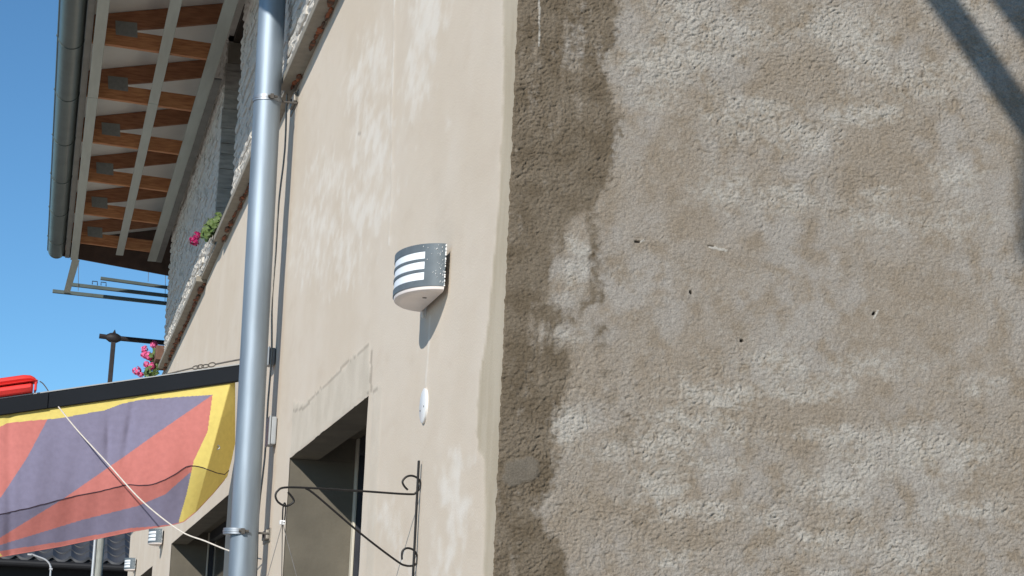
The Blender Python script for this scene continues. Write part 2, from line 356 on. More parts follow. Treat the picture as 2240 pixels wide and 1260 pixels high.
# ---- smooth long wall, with its window openings
ZT = 4.30
W1 = (6.672, 8.791, .95, 2.458); W2 = (11.65, 16.42, .95, 2.533); W3 = (18.9, 21.6, .95, 2.478)
ys = np.unique(np.round(np.concatenate([np.arange(YC, 10, .02), np.arange(10, 24.01, .12), [W1[0], W1[1], W2[0], W2[1], W3[0], W3[1]]]), 4))
zz = np.unique(np.round(np.concatenate([np.linspace(0, 1.7, 10), np.arange(1.72, ZT-.01, .011), [ZT, .95, W1[3], W2[3], W3[3]]]), 4))
Yw, Zw = np.meshgrid(ys, zz, indexing='ij'); Xw = np.ones_like(Yw); PX, PY = to_px(Xw, Yw, Zw)
fx = PX+5*fbm(Yw*5, Zw*16, 111, 4); fy = PY+26*fbm(Yw*5, Zw*9, 113, 4)
def s3(l): return [(620+a/2.423, b/2.423, c/2.423, d/2.423, *k) for a, b, c, d, *k in l]
def s4(l): return [(620+a/2.423, 500+b/2.423, c/2.423, d/2.423, *k) for a, b, c, d, *k in l]
scuff = ell(fx, fy, s3([(770, 60, 90, 150, 1.2), (740, 180, 70, 160, 1), (690, 420, 55, 230, .9), (760, 400, 40, 120, .7), (490, 300, 70, 170, .9), (400, 470, 70, 170, .85), (480, 750, 110, 260, .9), (540, 420, 40, 150, .7), (250, 950, 120, 200, .7), (430, 1100, 150, 170, .9), (200, 1180, 140, 120, .8), (880, 650, 30, 80, .4)])
            + s4([(150, 150, 130, 180, .7), (330, 120, 120, 180, .8), (300, 300, 120, 100, .5), (950, 1230, 80, 70, .7)])
            + [(985, 1060, 26, 50, 1.0), (1000, 1140, 30, 70, .9), (850, 1150, 40, 60, .7), (975, 1230, 34, 60, .8), (880, 1240, 30, 50, .6), (1010, 1010, 16, 30, .8)])
bandx = interp(PY, [(1101, -400), (1101, 0), (1101, 200), (1096, 330), (1090, 450), (1083, 520), (1078, 591), (1064, 731), (1046, 851), (1042, 950), (1047, 985), (1059, 1000), (1060, 1110), (1058, 1180), (1056, 1400)])
band = sstep(-1.5, 1.5, PX+4*fbm(Yw*0, Zw*18, 121, 4)-bandx)
lip = ((PX > interp(PY, [(1132, -400), (1132, 300), (1116, 560), (1106, 700), (1100, 850), (1090, 1000), (1088, 1400)])) & (fbm(Yw*0, Zw*10, 131, 4) > .0) & (PY > 380)).astype(float)
band = np.clip(band*(1-.8*lip), 0, 1)
poly = [(808, 756), (813, 860), (634, 1003), (640, 890)]
def inpoly(PX, PY, P):
    c = np.zeros(PX.shape, bool); n = len(P)
    for i in range(n):
        x1, y1 = P[i]; x2, y2 = P[(i+1) % n]
        if y1 == y2: continue
        c ^= ((y1 > PY) != (y2 > PY)) & (PX < (x2-x1)*(PY-y1)/(y2-y1)+x1)
    return c
patch = inpoly(PX+3*fbm(Yw*9, Zw*9, 141, 3), PY+14*fbm(Yw*7, Zw*7, 143, 3), [(808, 752), (812, 858), (634, 1003), (642, 880), (664, 885), (730, 822), (750, 806)]).astype(float)
patch = np.maximum(patch, (seg(PX, PY, (826, 850), (808, 1300), 9)).astype(float)*.55)
crack = np.zeros_like(PX)
for a, b in (((644, 900), (668, 892)), ((668, 892), (690, 862)), ((690, 862), (742, 816)), ((742, 816), (750, 802)), ((750, 802), (806, 756)), ((812, 770), (812, 858)), ((806, 862), (824, 852)), ((783, 293), (790, 290))):
    crack = np.maximum(crack, seg(PX+2*fbm(Yw*20, Zw*20, 151, 2), PY+4*fbm(Yw*20, Zw*20, 153, 2), a, b, 2.2)*.5)
seamline = interp(PY, [(868, -300), (862, 100), (858, 250), (858, 400), (852, 520)])
ridge = sstep(2.5, 0, np.abs(PX-seamline))*(PY < 540)
scuff = np.maximum(scuff, ridge*.9)
scuff = np.maximum(scuff, sstep(4, 1, np.abs(PX-interp(PY, [(943, 640), (938, 760), (932, 850)])))*((PY > 690) & (PY < 850)))
disp = .0016*fbm(Yw*2.2, Zw*5, 161, 4)+.0022*patch-.0012*crack+.0018*ridge+.0012*scuff*(1+fbm(Yw*8, Zw*22, 163, 3))-.0015*band+.002*lip
disp *= np.clip((Yw-YC)/.05, .0, 1)*.9+.1
Xw2 = Xw-disp
Yw2 = Yw.copy(); Yw2[0] += .008+.003*fbm(Zw[0]*30, Zw[0]*0, 171, 4)
cy = (ys[:-1]+ys[1:])/2; cz = (zz[:-1]+zz[1:])/2; CY, CZ = np.meshgrid(cy, cz, indexing='ij'); keep = np.ones(CY.shape, bool)
for a, b, c, d in (W1, W2, W3): keep &= ~((CY > a) & (CY < b) & (CZ > c) & (CZ < d))
me = grid_mesh('front_wall', np.stack([Xw2, Yw2, Zw], -1).reshape(-1, 3), len(ys), len(zz), keep)
me.flip_normals()
for nm, a in (('scuff', scuff), ('band', band), ('patch', patch), ('crack', crack)): put_attr(me, nm, a)
link('front_wall', me, M['smooth'], bld, smooth=True)['label'] = 'smooth beige rendered wall with pale scuffs'
# back of the block, so light does not leak through
b = MB(); b.box((1.45, YC+.25, 0), (6, 24, 5.3)); b.box((1.02, 23.98, 0), (1.45, 24.0, ZT)); b.build('core', M['inside'], bld)

# ---- windows
def window(y0, y1, z0, z1, dark=False):
    xf = 1.275; zi = z1+.10
    r = MB()                                        # reveal: soffit, upper rebate, jambs, sill
    r.box((1.003, y0-.02, z1), (1.12, y1+.02, z1+.14)); r.box((1.12, y0-.02, zi), (1.40, y1+.02, zi+.06))
    r.box((1.003, y1, z0-.05), (1.40, y1+.05, z1-.001)); r.box((1.125, y1+.001, z1), (1.40, y1+.05, zi))
    r.box((1.003, y0-.05, z0-.05), (1.40, y0, z1-.001)); r.box((1.125, y0-.05, z1), (1.40, y0-.001, zi))
    r.box((.97, y0+.001, z0-.06), (1.40, y1-.001, z0))
    wr = r.build('window', M['reveal'], bld)
    n = 3
    for ya, yb_ in ((y1-.055, y1-.002), (y0+.002, y0+.06)):
        f = MB(); f.box((xf, ya, z0), (xf+.010, yb_, zi-.002)); f.build('frame', M['frame'], wr, bevel=.002)
    f = MB(); f.box((xf+.0105, y1-.050, z0), (xf+.085, y1-.002, zi-.002)); f.box((xf+.0105, y0+.002, z0), (xf+.085, y0+.060, zi-.002)); f.box((xf+.008, y0+.061, zi-.075), (xf+.05, y1-.056, zi-.003)); f.box((xf+.008, y0+.061, z0), (xf+.05, y1-.056, z0+.07))
    for k in range(1, n):
        yy = y0+(y1-y0)*k/n; f.box((xf+.010, yy-.035, z0+.071), (xf+.048, yy+.035, zi-.076))
    f.build('sash', M['framedark'], wr, bevel=.004)
    p = MB(); p.box((xf+.03, y0+.06, z0+.05), (xf+.036, y1-.056, zi-.05)); p.build('pane', M['glass'], wr)
window(*W1); window(*W2); window(*W3)

# ---- split stone cladding of the upper storey, with one tall opening
XB = .945
OP = (12.15, 13.42, 4.29, 5.70)
clad = MB(); rr = random.Random(3)
rowh = .047; z = 4.285; row = 0
rsn = np.random.RandomState(5)
while z < 5.73:
    h = rowh*rr.uniform(.85, 1.2); y = 7.2-rr.uniform(0, .3)
    while y < 18.66:
        L = rr.uniform(.12, .42); y1 = min(y+L, 18.68)
        a, b2 = y, y1
        if z+h*.5 < OP[3]:
            if a < OP[0] < b2: b2 = OP[0]
            elif a < OP[1] < b2: a = OP[1]
            elif OP[0] <= a and b2 <= OP[1]: y = y1; continue
        if b2-a > .02:
            n = max(2, int((b2-a)/.06)); dep = rr.uniform(-.006, .007); vs = []; fs = []
            for i in range(n+1):
                yy = a+(b2-a)*i/n; e = rr.uniform(-.003, .004)
                prof = [(XB+.05, z+.001), (XB-dep+rr.uniform(0, .006), z+.002+rr.uniform(0, .004)), (XB-dep-e-.003, z+h*rr.uniform(.3, .5)), (XB-dep-e, z+h*rr.uniform(.6, .8)), (XB-dep+rr.uniform(.0, .010), z+h-.003), (XB+.05, z+h-.002)]
                vs += [(px_, yy+(rr.uniform(-.012, .012) if 0 < i < n else 0), pz) for px_, pz in prof]
            for i in range(n):
                for k in range(5): fs.append((i*6+k, i*6+k+1, (i+1)*6+k+1, (i+1)*6+k))
            fs += [tuple(range(6))[::-1], tuple(range(n*6, n*6+6))]
            clad.add(vs, fs)
        y = y1+rr.choice([.002, .004, .014])
    z += h; row += 1
# mortar backing with the opening left free
for (a, b2, c, d) in ((4.66, OP[0], 4.285, 5.74), (OP[1], 18.66, 4.285, 5.74), (OP[0], OP[1], OP[3], 5.74)):
    clad.box((XB+.008, a, c), (1.30, b2, d))
clad.build('stone_cladding', M['cladding'], bld)
# far end return of the upper storey
# opening: stone return (jamb), sill bed, dark recess
op = MB(); op.box((1.32, OP[0]-.05, 4.2), (1.36, OP[1]+.05, 5.76)); o_ = op.build('upper_opening', M['darkwood'], bld)
j = MB(); z = 4.30
while z < 5.49:
    h = rr.choice([.07, .1, .13]); d = rr.uniform(0, .012)
    j.box((XB-.004+rr.uniform(0, .008), OP[1]-.02-d, z), (1.31, OP[1]+.012, min(z+h-.003, 5.50))); z += h
j.build('stone_return', M['plank'], o_)
j = MB(); j.box((XB+.01, OP[1]-.035, 5.502), (1.31, OP[1]+.02, 5.64)); j.build('lintel_board', M['sill'], o_)
j = MB(); j.box((XB+.04, OP[0]+.01, 5.645), (1.31, OP[1]-.001, 5.72)); j.build('dark_beam', M['darkwood'], o_)

# ---- ledges under the cladding, broken brick beneath them
def ledge(y0, y1):
    s = MB(); s.box((.925, y0, 4.245), (1.30, y1, 4.284)); so = s.build('ledge', M['sill'], bld, bevel=.004)
    y = y0+.03
    while y < y1-.06:
        L = rr.uniform(.04, .24)
        if rr.random() < .93:
            q = MB(); x0 = .966+rr.uniform(-.008, .012); x2 = rr.uniform(.988, .998); zz0 = 4.236+rr.uniform(-.007, .005); n = 4; vs = []
            for i in range(n+1):
                yy = y+L*i/n; e = .35 if i in (0, n) else 1
                xm = (x0+x2)/2; hw = (x2-x0)/2*e*rr.uniform(.6, 1.1)
                vs += [(xm-hw, yy, zz0+rr.uniform(-.004, .005)), (min(.9985, xm+hw), yy, zz0+rr.uniform(-.004, .005)), (min(.9985, xm+hw), yy, 4.2445), (xm-hw, yy, 4.2445)]
            fs = [(i*4+k, i*4+(k+1) % 4, (i+1)*4+(k+1) % 4, (i+1)*4+k) for i in range(n) for k in range(4)]+[(3, 2, 1, 0), (n*4, n*4+1, n*4+2, n*4+3)]
            q.add(vs, fs).build('broken_brick', M['brickbit'], so)
        y += L+rr.uniform(-.01, .03)
ledge(6.2, 9.50); ledge(10.6, 13.12); ledge(14.55, 19.0)
for ya, yb_ in ((4.66, 6.19), (9.51, 10.59), (13.13, 14.54)): MB().box((XB+.012, ya, 4.262), (1.30, yb_, 4.2845)).build('bed_joint', M['sill'], bld)

# ---- roof: underlay, trusses, battens, gutter
ZR = 5.40; YE = 20.15; Y0 = 4.55
def ztop(x): return ZR+.17+.21*(x-0)               # underside of the roof
rf = MB()
for (za, zb, mi) in ((0, .012, 0), (.013, .06, 1)):
    rf.hexa([(-.02, Y0, ztop(-.02)+za), (1.6, Y0, ztop(1.6)+za), (1.6, YE, ztop(1.6)+za), (-.02, YE, ztop(-.02)+za),
             (-.02, Y0, ztop(-.02)+zb), (1.6, Y0, ztop(1.6)+zb), (1.6, YE, ztop(1.6)+zb), (-.02, YE, ztop(-.02)+zb)], mi)
rf.hexa([(1.6, Y0, ztop(1.6)), (6, Y0, ztop(6)), (6, YE, ztop(6)), (1.6, YE, ztop(1.6)), (1.6, Y0, ztop(1.6)+.06), (6, Y0, ztop(6)+.06), (6, YE, ztop(6)+.06), (1.6, YE, ztop(1.6)+.06)], 1)
roof = rf.build('roof', [M['memb'], M['roofdark']], bld)
def truss(y):
    t = .045; XT = .868
    b = MB(); z0 = lambda x: ZR+.005-.045*(x-.1)
    b.hexa([(.071, y, z0(.071)), (XT, y, z0(XT)), (XT, y+t, z0(XT)), (.071, y+t, z0(.071)), (.071, y, z0(.071)+.105), (XT, y, z0(XT)+.105), (XT, y+t, z0(XT)+.105), (.071, y+t, z0(.071)+.105)])
    tr = b.build('truss', M['wood'], bld, bevel=.003)
    b = MB(); q = lambda x: ztop(x)-.125
    zb = lambda x: max(q(x), z0(x)+.1055)
    X3 = [.071, .25, .50, .515, XT]
    vs = [];
    for x in X3:
        vs += [(x, y+.002, zb(x)), (x, y+t-.002, zb(x)), (x, y+t-.002, ztop(x)-.003), (x, y+.002, ztop(x)-.003)]
    fs = [(i*4+k, i*4+(k+1) % 4, (i+1)*4+(k+1) % 4, (i+1)*4+k) for i in range(4) for k in range(4)]+[(0, 1, 2, 3), (16, 19, 18, 17)]
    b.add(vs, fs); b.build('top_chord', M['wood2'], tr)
    b = MB(); b.hexa([(.215, y-.0035, z0(.215)+.068), (.35, y-.0035, z0(.35)+.068), (.35, y-.0005, z0(.35)+.068), (.215, y-.0005, z0(.215)+.068), (.205, y-.0035, z0(.2)+.158), (.34, y-.0035, z0(.34)+.164), (.34, y-.0005, z0(.34)+.164), (.205, y-.0005, z0(.2)+.158)])
    for k in range(6):
        x = .219+.020*k; b.box((x, y-.006, z0(x)+.078), (x+.009, y-.0036, z0(x)+.155))
    b.build('nail_plate', M['plate'], tr)
for k in range(-6, 6): truss(12.92+1.282*k)
b = MB(); b.hexa([(-.02, YE-.03, ZR+.02), (1.32, YE-.03, ZR-.12), (1.32, YE, ZR-.12), (-.02, YE, ZR+.02), (-.02, YE-.03, ztop(-.02)-.002), (1.32, YE-.03, ztop(1.32)-.002), (1.32, YE, ztop(1.32)-.002), (-.02, YE, ztop(-.02)-.002)]); b.build('verge_board', M['verge'], roof)
b = MB(); b.box((.0285, Y0+.01, ZR+.0), (.070, YE-.031, ztop(.03)-.004)); b.build('fascia', M['fascia'], roof)
for x0, x1, ye in ((.080, .150, YE-.12), (.488, .556, 19.6), (.788, .868, 19.75)):
    b = MB(); b.box((x0, Y0+.1, ZR-.034), (x1, ye, ZR-.001-.045*max(0, (x1-.1)))); b.box((x0+.002, 14.1, ZR-.0355), (x1-.002, 14.104, ZR-.033)); b.build('batten', M['batten'], roof, bevel=.003)
b = MB(); b.box((.8695, 13.3, ZR-.05), (.918, 19.7, ZR-.037)); b.build('soffit_shade_strip', M['fascia'], roof)  # added dark strip in place of roof shade on the brick top
# gutter: half round shell with lip and joint rings
gb = MB(); gx, gz, gr = -.055, ZR+.075, .080; n = 14; vs = []; fs = []
for i, yy in enumerate((Y0, YE+.03)):
    for k in range(n+1):
        a = math.pi+math.pi*k/n; vs.append((gx+gr*math.cos(a), yy, gz+gr*math.sin(a)))
    for k in range(n+1):
        a = 2*math.pi-math.pi*k/n; vs.append((gx+(gr-.004)*math.cos(a), yy, gz+(gr-.004)*math.sin(a)))
m_ = 2*(n+1)
fs = [(k, (k+1) % m_, m_+(k+1) % m_, m_+k) for k in range(m_)]+[tuple(range(n+1)), tuple(range(m_, m_+n+1))[::-1]]
gb.add(vs, fs); gb.tube([(gx-gr, Y0, gz), (gx-gr, YE+.03, gz)], .010, 8)
gut = gb.build('gutter', M['gutter'], roof, smooth=True)
k = 0; y = 5.4
while y < YE:
    s = MB(); vs = []
    for yy in (y, y+.022):
        for rr_ in (gr+.0005, gr+.004):
            for q in range(n+1):
                a = math.pi+math.pi*q/n; vs.append((gx+rr_*math.cos(a), yy, gz+rr_*math.sin(a)))
    N1 = n+1; fs = []
    for q in range(n): fs += [(N1+q, N1+q+1, 3*N1+q+1, 3*N1+q), (q, q+1, N1+q+1, N1+q), (2*N1+q, 3*N1+q, 3*N1+q+1, 2*N1+q+1)]
    s.add(vs, fs); s.ico((gx-gr-.004, y+.011, gz+.004), .013, 0, 1, (1, 1.4, 1)); s.build('gutter_strap', M['gutter'], gut); y += 1.282

# ================================================================ DOWNPIPE
pg = .113; pX = 1-pg; pY = 9.36; pR = .0615
dp = empty('downpipe', (pX, pY, 0), 'tall shiny galvanised downpipe clamped to the beige wall', 'downpipe')
px_at = lambda z_: pX-.013*(z_-2)
b = MB(); b.tube([(px_at(z_), pY, z_) for z_ in (0.1, 2.0, 2.1, 5.30)], [pR]*4, 48); b.tube([(px_at(5.3), pY, 5.30), (px_at(5.3)-.1, pY, 5.36), (.3, pY, 5.33), (gx, pY, gz-gr+.01)], pR*.9, 16)
b.build('pipe', M['zinc'], dp, smooth=True)
for pz in (float(at(575, 218, 1, pY)[2]), float(at(515, 1163, 1, pY)[2])):
    pX = px_at(pz); s = MB(); s.tube([(pX, pY, pz-.014), (pX, pY, pz-.013), (pX, pY, pz+.013), (pX, pY, pz+.014)], [pR+.0015, pR+.0045, pR+.0045, pR+.0015], 40); s.tube([(pX, pY, pz-.005), (pX, pY, pz-.003), (pX, pY, pz+.003), (pX, pY, pz+.005)], [pR+.004, pR+.0065, pR+.0065, pR+.004], 40)
    cl = s.build('clamp', M['zincband'], dp, smooth=True)
    s = MB(); s.box((pX+.006, pY-pR-.022, pz-.011), (pX+.022, pY-pR-.001, pz+.011)); s.tube([(pX-.004, pY-pR-.012, pz), (pX+.04, pY-pR-.012, pz)], .006, 8); s.build('bolt', M['screw'], cl)
    s = MB(); s.tube([(pX+pR, pY, pz), (1.01, pY, pz)], .005, 8); s.build('stand_off', M['wire'], cl)

# lightning conductor wire and its clips, junction boxes
cw = empty('conductor_wire', (.97, 9.05, 0), 'thin grey conductor wire in clips running down beside the galvanised pipe', 'wire')
yw = 9.60; b = MB(); b.tube([(.972+.006*math.sin(z_*5)+.003*math.sin(z_*13), yw+.02*math.sin(z_*2.1), z_) for z_ in np.linspace(.2, 5.3, 60)], .0045, 8); b.build('wire', M['bracketgrey'], cw)
for (cx, cy_) in ((630, 240), (570, 1176)):
    z_ = float(at(cx, cy_, 1, yw)[2]); s = MB(); s.box((.980, yw-.24, z_-.020), (.9955, yw-.07, z_+.022)); s.box((.9957, yw-.26, z_-.03), (.999, yw+.02, z_+.03)); s.build('clip', M['bracketgrey'], cw, bevel=.004)
    s_ = MB(); s_.tube([(.9795, yw-.155, z_), (.974, yw-.155, z_)], .010, 8)
    s_.build('clip_screw', M['screw'], cw)
def jbox(y, z0, z1, wd, label):
    t = empty('junction_box', (1, y, z0), label, 'junction box')
    s = MB(); s.box((.972, y-wd/2, z0), (.997, y+wd/2, z1)); s.build('box_body', M['boxgrey'], t, bevel=.006)
    s = MB(); s.box((.963, y-wd/2-.006, z0-.004), (.9715, y+wd/2+.006, z1+.004)); s.build('box_lid', M['boxgrey'], t, bevel=.004)
jbox(9.66, 2.97, 3.05, .10, 'small grey junction box behind the pipe at the height of the dark canopy beam')
jbox(9.42, 2.575, 2.70, .13, 'grey junction box behind the pipe beside the yellow flag edge')

# ================================================================ WALL LAMPS
LH = .114; LA = .180; LD = .103
lb = 2.581
def lamp(y, z0, label, first=None):
    t = empty('wall_lamp', (1, y, z0), label, 'wall lamp', 'half round grey wall lamps with three slits')
    if first:
        for ch in first.children:
            c_ = ch.copy(); COL.objects.link(c_); c_.parent = t
        return t
    def pt(th, zz_, off=0.): return ((.985-(LD+off)*math.cos(th)), y+(LA+off)*math.sin(th), z0+zz_)
    z1 = LH; slits = [(.022, .045), (.050, .073), (.078, .096)]
    slits = [(LH*.15, LH*.34), (LH*.405, LH*.59), (LH*.65, LH*.825)]
    zc = sorted([0, LH]+[v for s in slits for v in s]); thc = [math.radians(v) for v in np.linspace(-90, 90, 61)]
    s = MB()
    for i in range(60):
        thm = math.degrees((thc[i]+thc[i+1])/2)
        for kz in range(len(zc)-1):
            za, zb = zc[kz], zc[kz+1]
            if abs(thm) < 60 and any(abs(za-p) < 1e-6 for p, _ in slits): continue
            A = [pt(thc[i], za), pt(thc[i+1], za), pt(thc[i+1], zb), pt(thc[i], zb)]; B = [pt(thc[i], za, -.0016), pt(thc[i+1], za, -.0016), pt(thc[i+1], zb, -.0016), pt(thc[i], zb, -.0016)]
            s.hexa([A[0], A[1], B[1], B[0], A[3], A[2], B[2], B[3]])
    top = [pt(th, LH-.003, -.0017) for th in thc]; s.add(top, [tuple(range(len(top)))])
    s.build('lamp_body', M['fitting'], t, smooth=False)
    s = MB(); vs = []
    for th in thc: vs += [pt(th, .007, -.0022), pt(th, LH-.006, -.0022)]
    s.add(vs, [(2*i, 2*i+2, 2*i+3, 2*i+1) for i in range(60)]); s.build('diffuser', M['opal'], t, smooth=True)
    s = MB(); rings = []
    for off, zz_ in ((-.0026, .006), (-.0026, -.004), (-.0045, -.0085), (-.010, -.0115), (-.022, -.013)):
        rings.append([pt(th, zz_, off) for th in thc])
    n_ = len(thc); vs = [v for r_ in rings for v in r_]
    s.add(vs, [(i*n_+k, i*n_+(k+1) % n_, (i+1)*n_+(k+1) % n_, (i+1)*n_+k) for i in range(4) for k in range(n_)]+[tuple(range(n_)), tuple(range(4*n_, 5*n_))[::-1]])
    s.build('bottom_cover', M['cover'], t, smooth=True)
    s = MB(); s.tube([(.955, y-.06, z0-.010), (.955, y-.06, z0-.0145)], .006, 10); s.build('cover_screw', M['screw'], t)
    s = MB(); s.box((.981, y-.11, z0+.012), (.999, y+.15, z0+LH-.012)); s.build('back_plate', M['fitting'], t)
    s = MB(); q = random.Random(4)                  # chipped paint specks near the wall-side edge
    for _ in range(46):
        th = math.radians(-90+abs(q.gauss(0, 13))); zz_ = q.uniform(.006, LH-.004); p = pt(th, zz_, .0006); s.ico(p, q.uniform(.0009, .0023), 0, 1, (.5, 1.2, 1.1))
    for _ in range(40):
        zz_ = q.uniform(.0, LH*.98); p = pt(math.radians(-90), zz_, .0003); s.ico(p, q.uniform(.0009, .0020), 0, 1, (1.4, .8, 1.4))
    s.build('paint_chip', M['white'], t)
    s = MB(); s.tube([(.990, y+.155, z0+.01), (.990, y+.155, z0-.03)], .005, 8); s.build('cable_stub', M['white'], t)
    return t
L1 = lamp(5.52, lb, 'grey half round wall lamp nearest the corner, casting a long shadow on the beige wall')
lamp(17.65, 2.60, 'far wall lamp in shade just below the flag corner, beside the dark window', L1)
lamp(22.1, 2.585, 'small sunlit wall lamp at the far end of the wall, against the dark tiled roof', L1)

# white round cover plate
cp = empty('cover_plate', (1, 5.62, 2.298), 'white round blank cover plate with two screws below the grey wall lamp', 'cover plate')
b = MB(); b.tube([(1.0, 5.62, 2.298), (.994, 5.62, 2.298), (.9915, 5.62, 2.298)], [.048, .048, .043], 40); b.build('plate', M['white'], cp, smooth=True)
for dy in (-.026, .026):
    b = MB(); b.tube([(.9920, 5.62+dy, 2.290-dy*.12), (.9905, 5.62+dy, 2.290-dy*.12)], .0028, 10); b.build('screw', M['screw'], cp)

# ================================================================ IRON BRACKET and hanger
yb = 5.62
def bp_(zx, zy): return at(560+zx/2.625, 780+zy/2.625, 1, yb)
def spline(pts, n=6):
    P = [np.array(p) for p in pts]; out = []
    for i in range(len(P)-1):
        p0, p1, p2, p3 = P[max(i-1, 0)], P[i], P[i+1], P[min(i+2, len(P)-1)]
        for k in range(n):
            t = k/n; out.append(.5*((2*p1)+(-p0+p2)*t+(2*p0-5*p1+4*p2-p3)*t*t+(-p0+3*p1-3*p2+p3)*t**3))
    return out+[P[-1]]
br = empty('iron_bracket', (1, yb, 1.84), 'black wrought iron hanging bracket with scrolls on the beige wall', 'bracket')
b = MB(); b0 = bp_(957, 598); b1 = bp_(916, 1262); xbar = .990
b.box((xbar-.003, yb-.005, 1.80), (xbar+.003, yb+.005, float(b0[2]))); b.build('wall_bar', M['iron'], br, bevel=.002)
def fixx(p, s=0): p = np.array(p); return p
arm = spline([bp_(*p) for p in ((183, 778), (213, 815), (214, 838), (172, 858), (128, 836), (112, 800), (126, 770), (165, 752), (300, 754), (600, 772), (870, 790), (918, 782), (943, 745), (936, 706), (900, 685), (865, 690), (842, 716), (850, 742), (872, 766))])
b = MB(); b.tube(arm, .0029, 8); b.build('arm', M['iron'], br, smooth=True)
brc = spline([bp_(*p) for p in ((285, 757), (345, 797), (600, 1015), (800, 1168), (860, 1200), (912, 1196), (928, 1160), (908, 1114), (868, 1100), (840, 1120), (838, 1166))])
b = MB(); b.tube(brc, .0029, 8); b.build('brace', M['iron'], br, smooth=True)
hg = empty('basket_hanger', tuple(bp_(160, 860)), 'thin wire basket hanger with white tag hooked on the iron bracket', 'hanger')
b = MB(); lp = [bp_(*p) for p in ((152, 948), (154, 880), (160, 845), (168, 845), (170, 880), (164, 945))]; b.tube(spline(lp), .0022, 6); b.build('hook_loop', M['iron'], hg)
tp = bp_(152, 953); b = MB(); b.box((tp[0]-.0075, tp[1]-.006, tp[2]-.006), (tp[0]+.0075, tp[1]+.006, tp[2]+.006)); b.build('tag', M['white'], hg, bevel=.002)
b = MB(); b.box((tp[0]-.003, tp[1]-.0068, tp[2]-.004), (tp[0]-.001, tp[1]-.0062, tp[2]+.003)); b.box((tp[0]+.002, tp[1]-.0068, tp[2]-.002), (tp[0]+.005, tp[1]-.0062, tp[2]+.001)); b.build('tag_mark', M['iron'], hg)
for e, dyy in (((62, 1262), -.05), ((158, 1262), .10), ((228, 1262), -.05)):
    p = bp_(*e); d_ = p-tp; q_ = tp+d_*2.4; q_[1] += dyy; b = MB(); b.tube([tp, q_], .0013, 6); b.build('wire', M['wire'], hg)
b = MB(); q_ = tp[2]-2.4*(tp[2]-bp_(158, 1262)[2]); b.tube([(tp[0], yb, q_-.16), (tp[0], yb, q_-.15), (tp[0], yb, q_), (tp[0], yb, q_+.004)], [.06, .07, .115, .118], 24); b.build('pot', M['terracotta'], hg, smooth=True)

# ================================================================ CANOPY BEAM, FLAG, CORD
YB = 10.8
tl = at(-130, 889, 1, YB); tr_ = at(516, 797, 1, YB); blp = at(-130, 926, 1, YB); brp = at(516, 836, 1, YB)
sl = (tr_[2]-tl[2])/(tr_[0]-tl[0]); xw = .995; hb = .5*((tl[2]-blp[2])+(tr_[2]-brp[2]))
zt = lambda x: tr_[2]+sl*(x-tr_[0])
beam = empty('canopy_beam', (xw, YB, zt(xw)), 'dark grey sloping canopy beam above the yellow bordered flag', 'beam')
b = MB(); xl = float(tl[0])-.4
b.hexa([(xl, YB, zt(xl)-hb), (xw, YB, zt(xw)-hb), (xw, YB+.06, zt(xw)-hb), (xl, YB+.06, zt(xl)-hb), (xl, YB, zt(xl)-.006), (xw, YB, zt(xw)-.006), (xw, YB+.06, zt(xw)-.006), (xl, YB+.06, zt(xl)-.006)]); b.build('rail', M['dark'], beam, bevel=.004)
b = MB(); b.hexa([(xl, YB-.004, zt(xl)-.0055), (xw, YB-.004, zt(xw)-.0055), (xw, YB+.064, zt(xw)-.0055), (xl, YB+.064, zt(xl)-.0055), (xl, YB-.004, zt(xl)), (xw, YB-.004, zt(xw)), (xw, YB+.064, zt(xw)), (xl, YB+.064, zt(xl))]); b.build('cap_strip', M['boxgrey'], beam)
b = MB(); xj = float(at(104, 880, 1, YB)[0]); b.hexa([(xl, YB-.008, zt(xl)-hb+.002), (xj, YB-.008, zt(xj)-hb+.002), (xj, YB-.0005, zt(xj)-hb+.002), (xl, YB-.0005, zt(xl)-hb+.002), (xl, YB-.008, zt(xl)-.008), (xj, YB-.008, zt(xj)-.008), (xj, YB-.0005, zt(xj)-.008), (xl, YB-.0005, zt(xl)-.008)]); b.build('end_sleeve', M['dark'], beam)

# tension wire with hook chain over the beam
def tw(px, py): return at(px, py, 1, YB+.03)
wr = empty('tension_wire', tuple(tw(400, 808)), 'grey wire with hooks and turnbuckle lying along the canopy beam', 'wire')
b = MB(); b.tube(spline([tw(340, 825), tw(380, 815), tw(400, 810), tw(422, 805)]), .0045, 6); b.tube(spline([tw(470, 797), tw(490, 793), tw(516, 788), tw(540, 784)]), .005, 6); b.build('cable', M['wire'], wr)
b = MB()
for cxx, cyy, rx, ry in ((428, 804, 7, 3.5), (438, 802, 7, 4), (449, 801, 8, 3.5), (463, 798, 8, 4.5)):
    b.tube([tw(cxx+rx*math.cos(a), cyy+ry*math.sin(a)-.14*rx*math.cos(a)) for a in np.linspace(0, 2*math.pi, 15)], .0035, 6, cap=False)
b.build('hook_chain', M['screw'], wr)

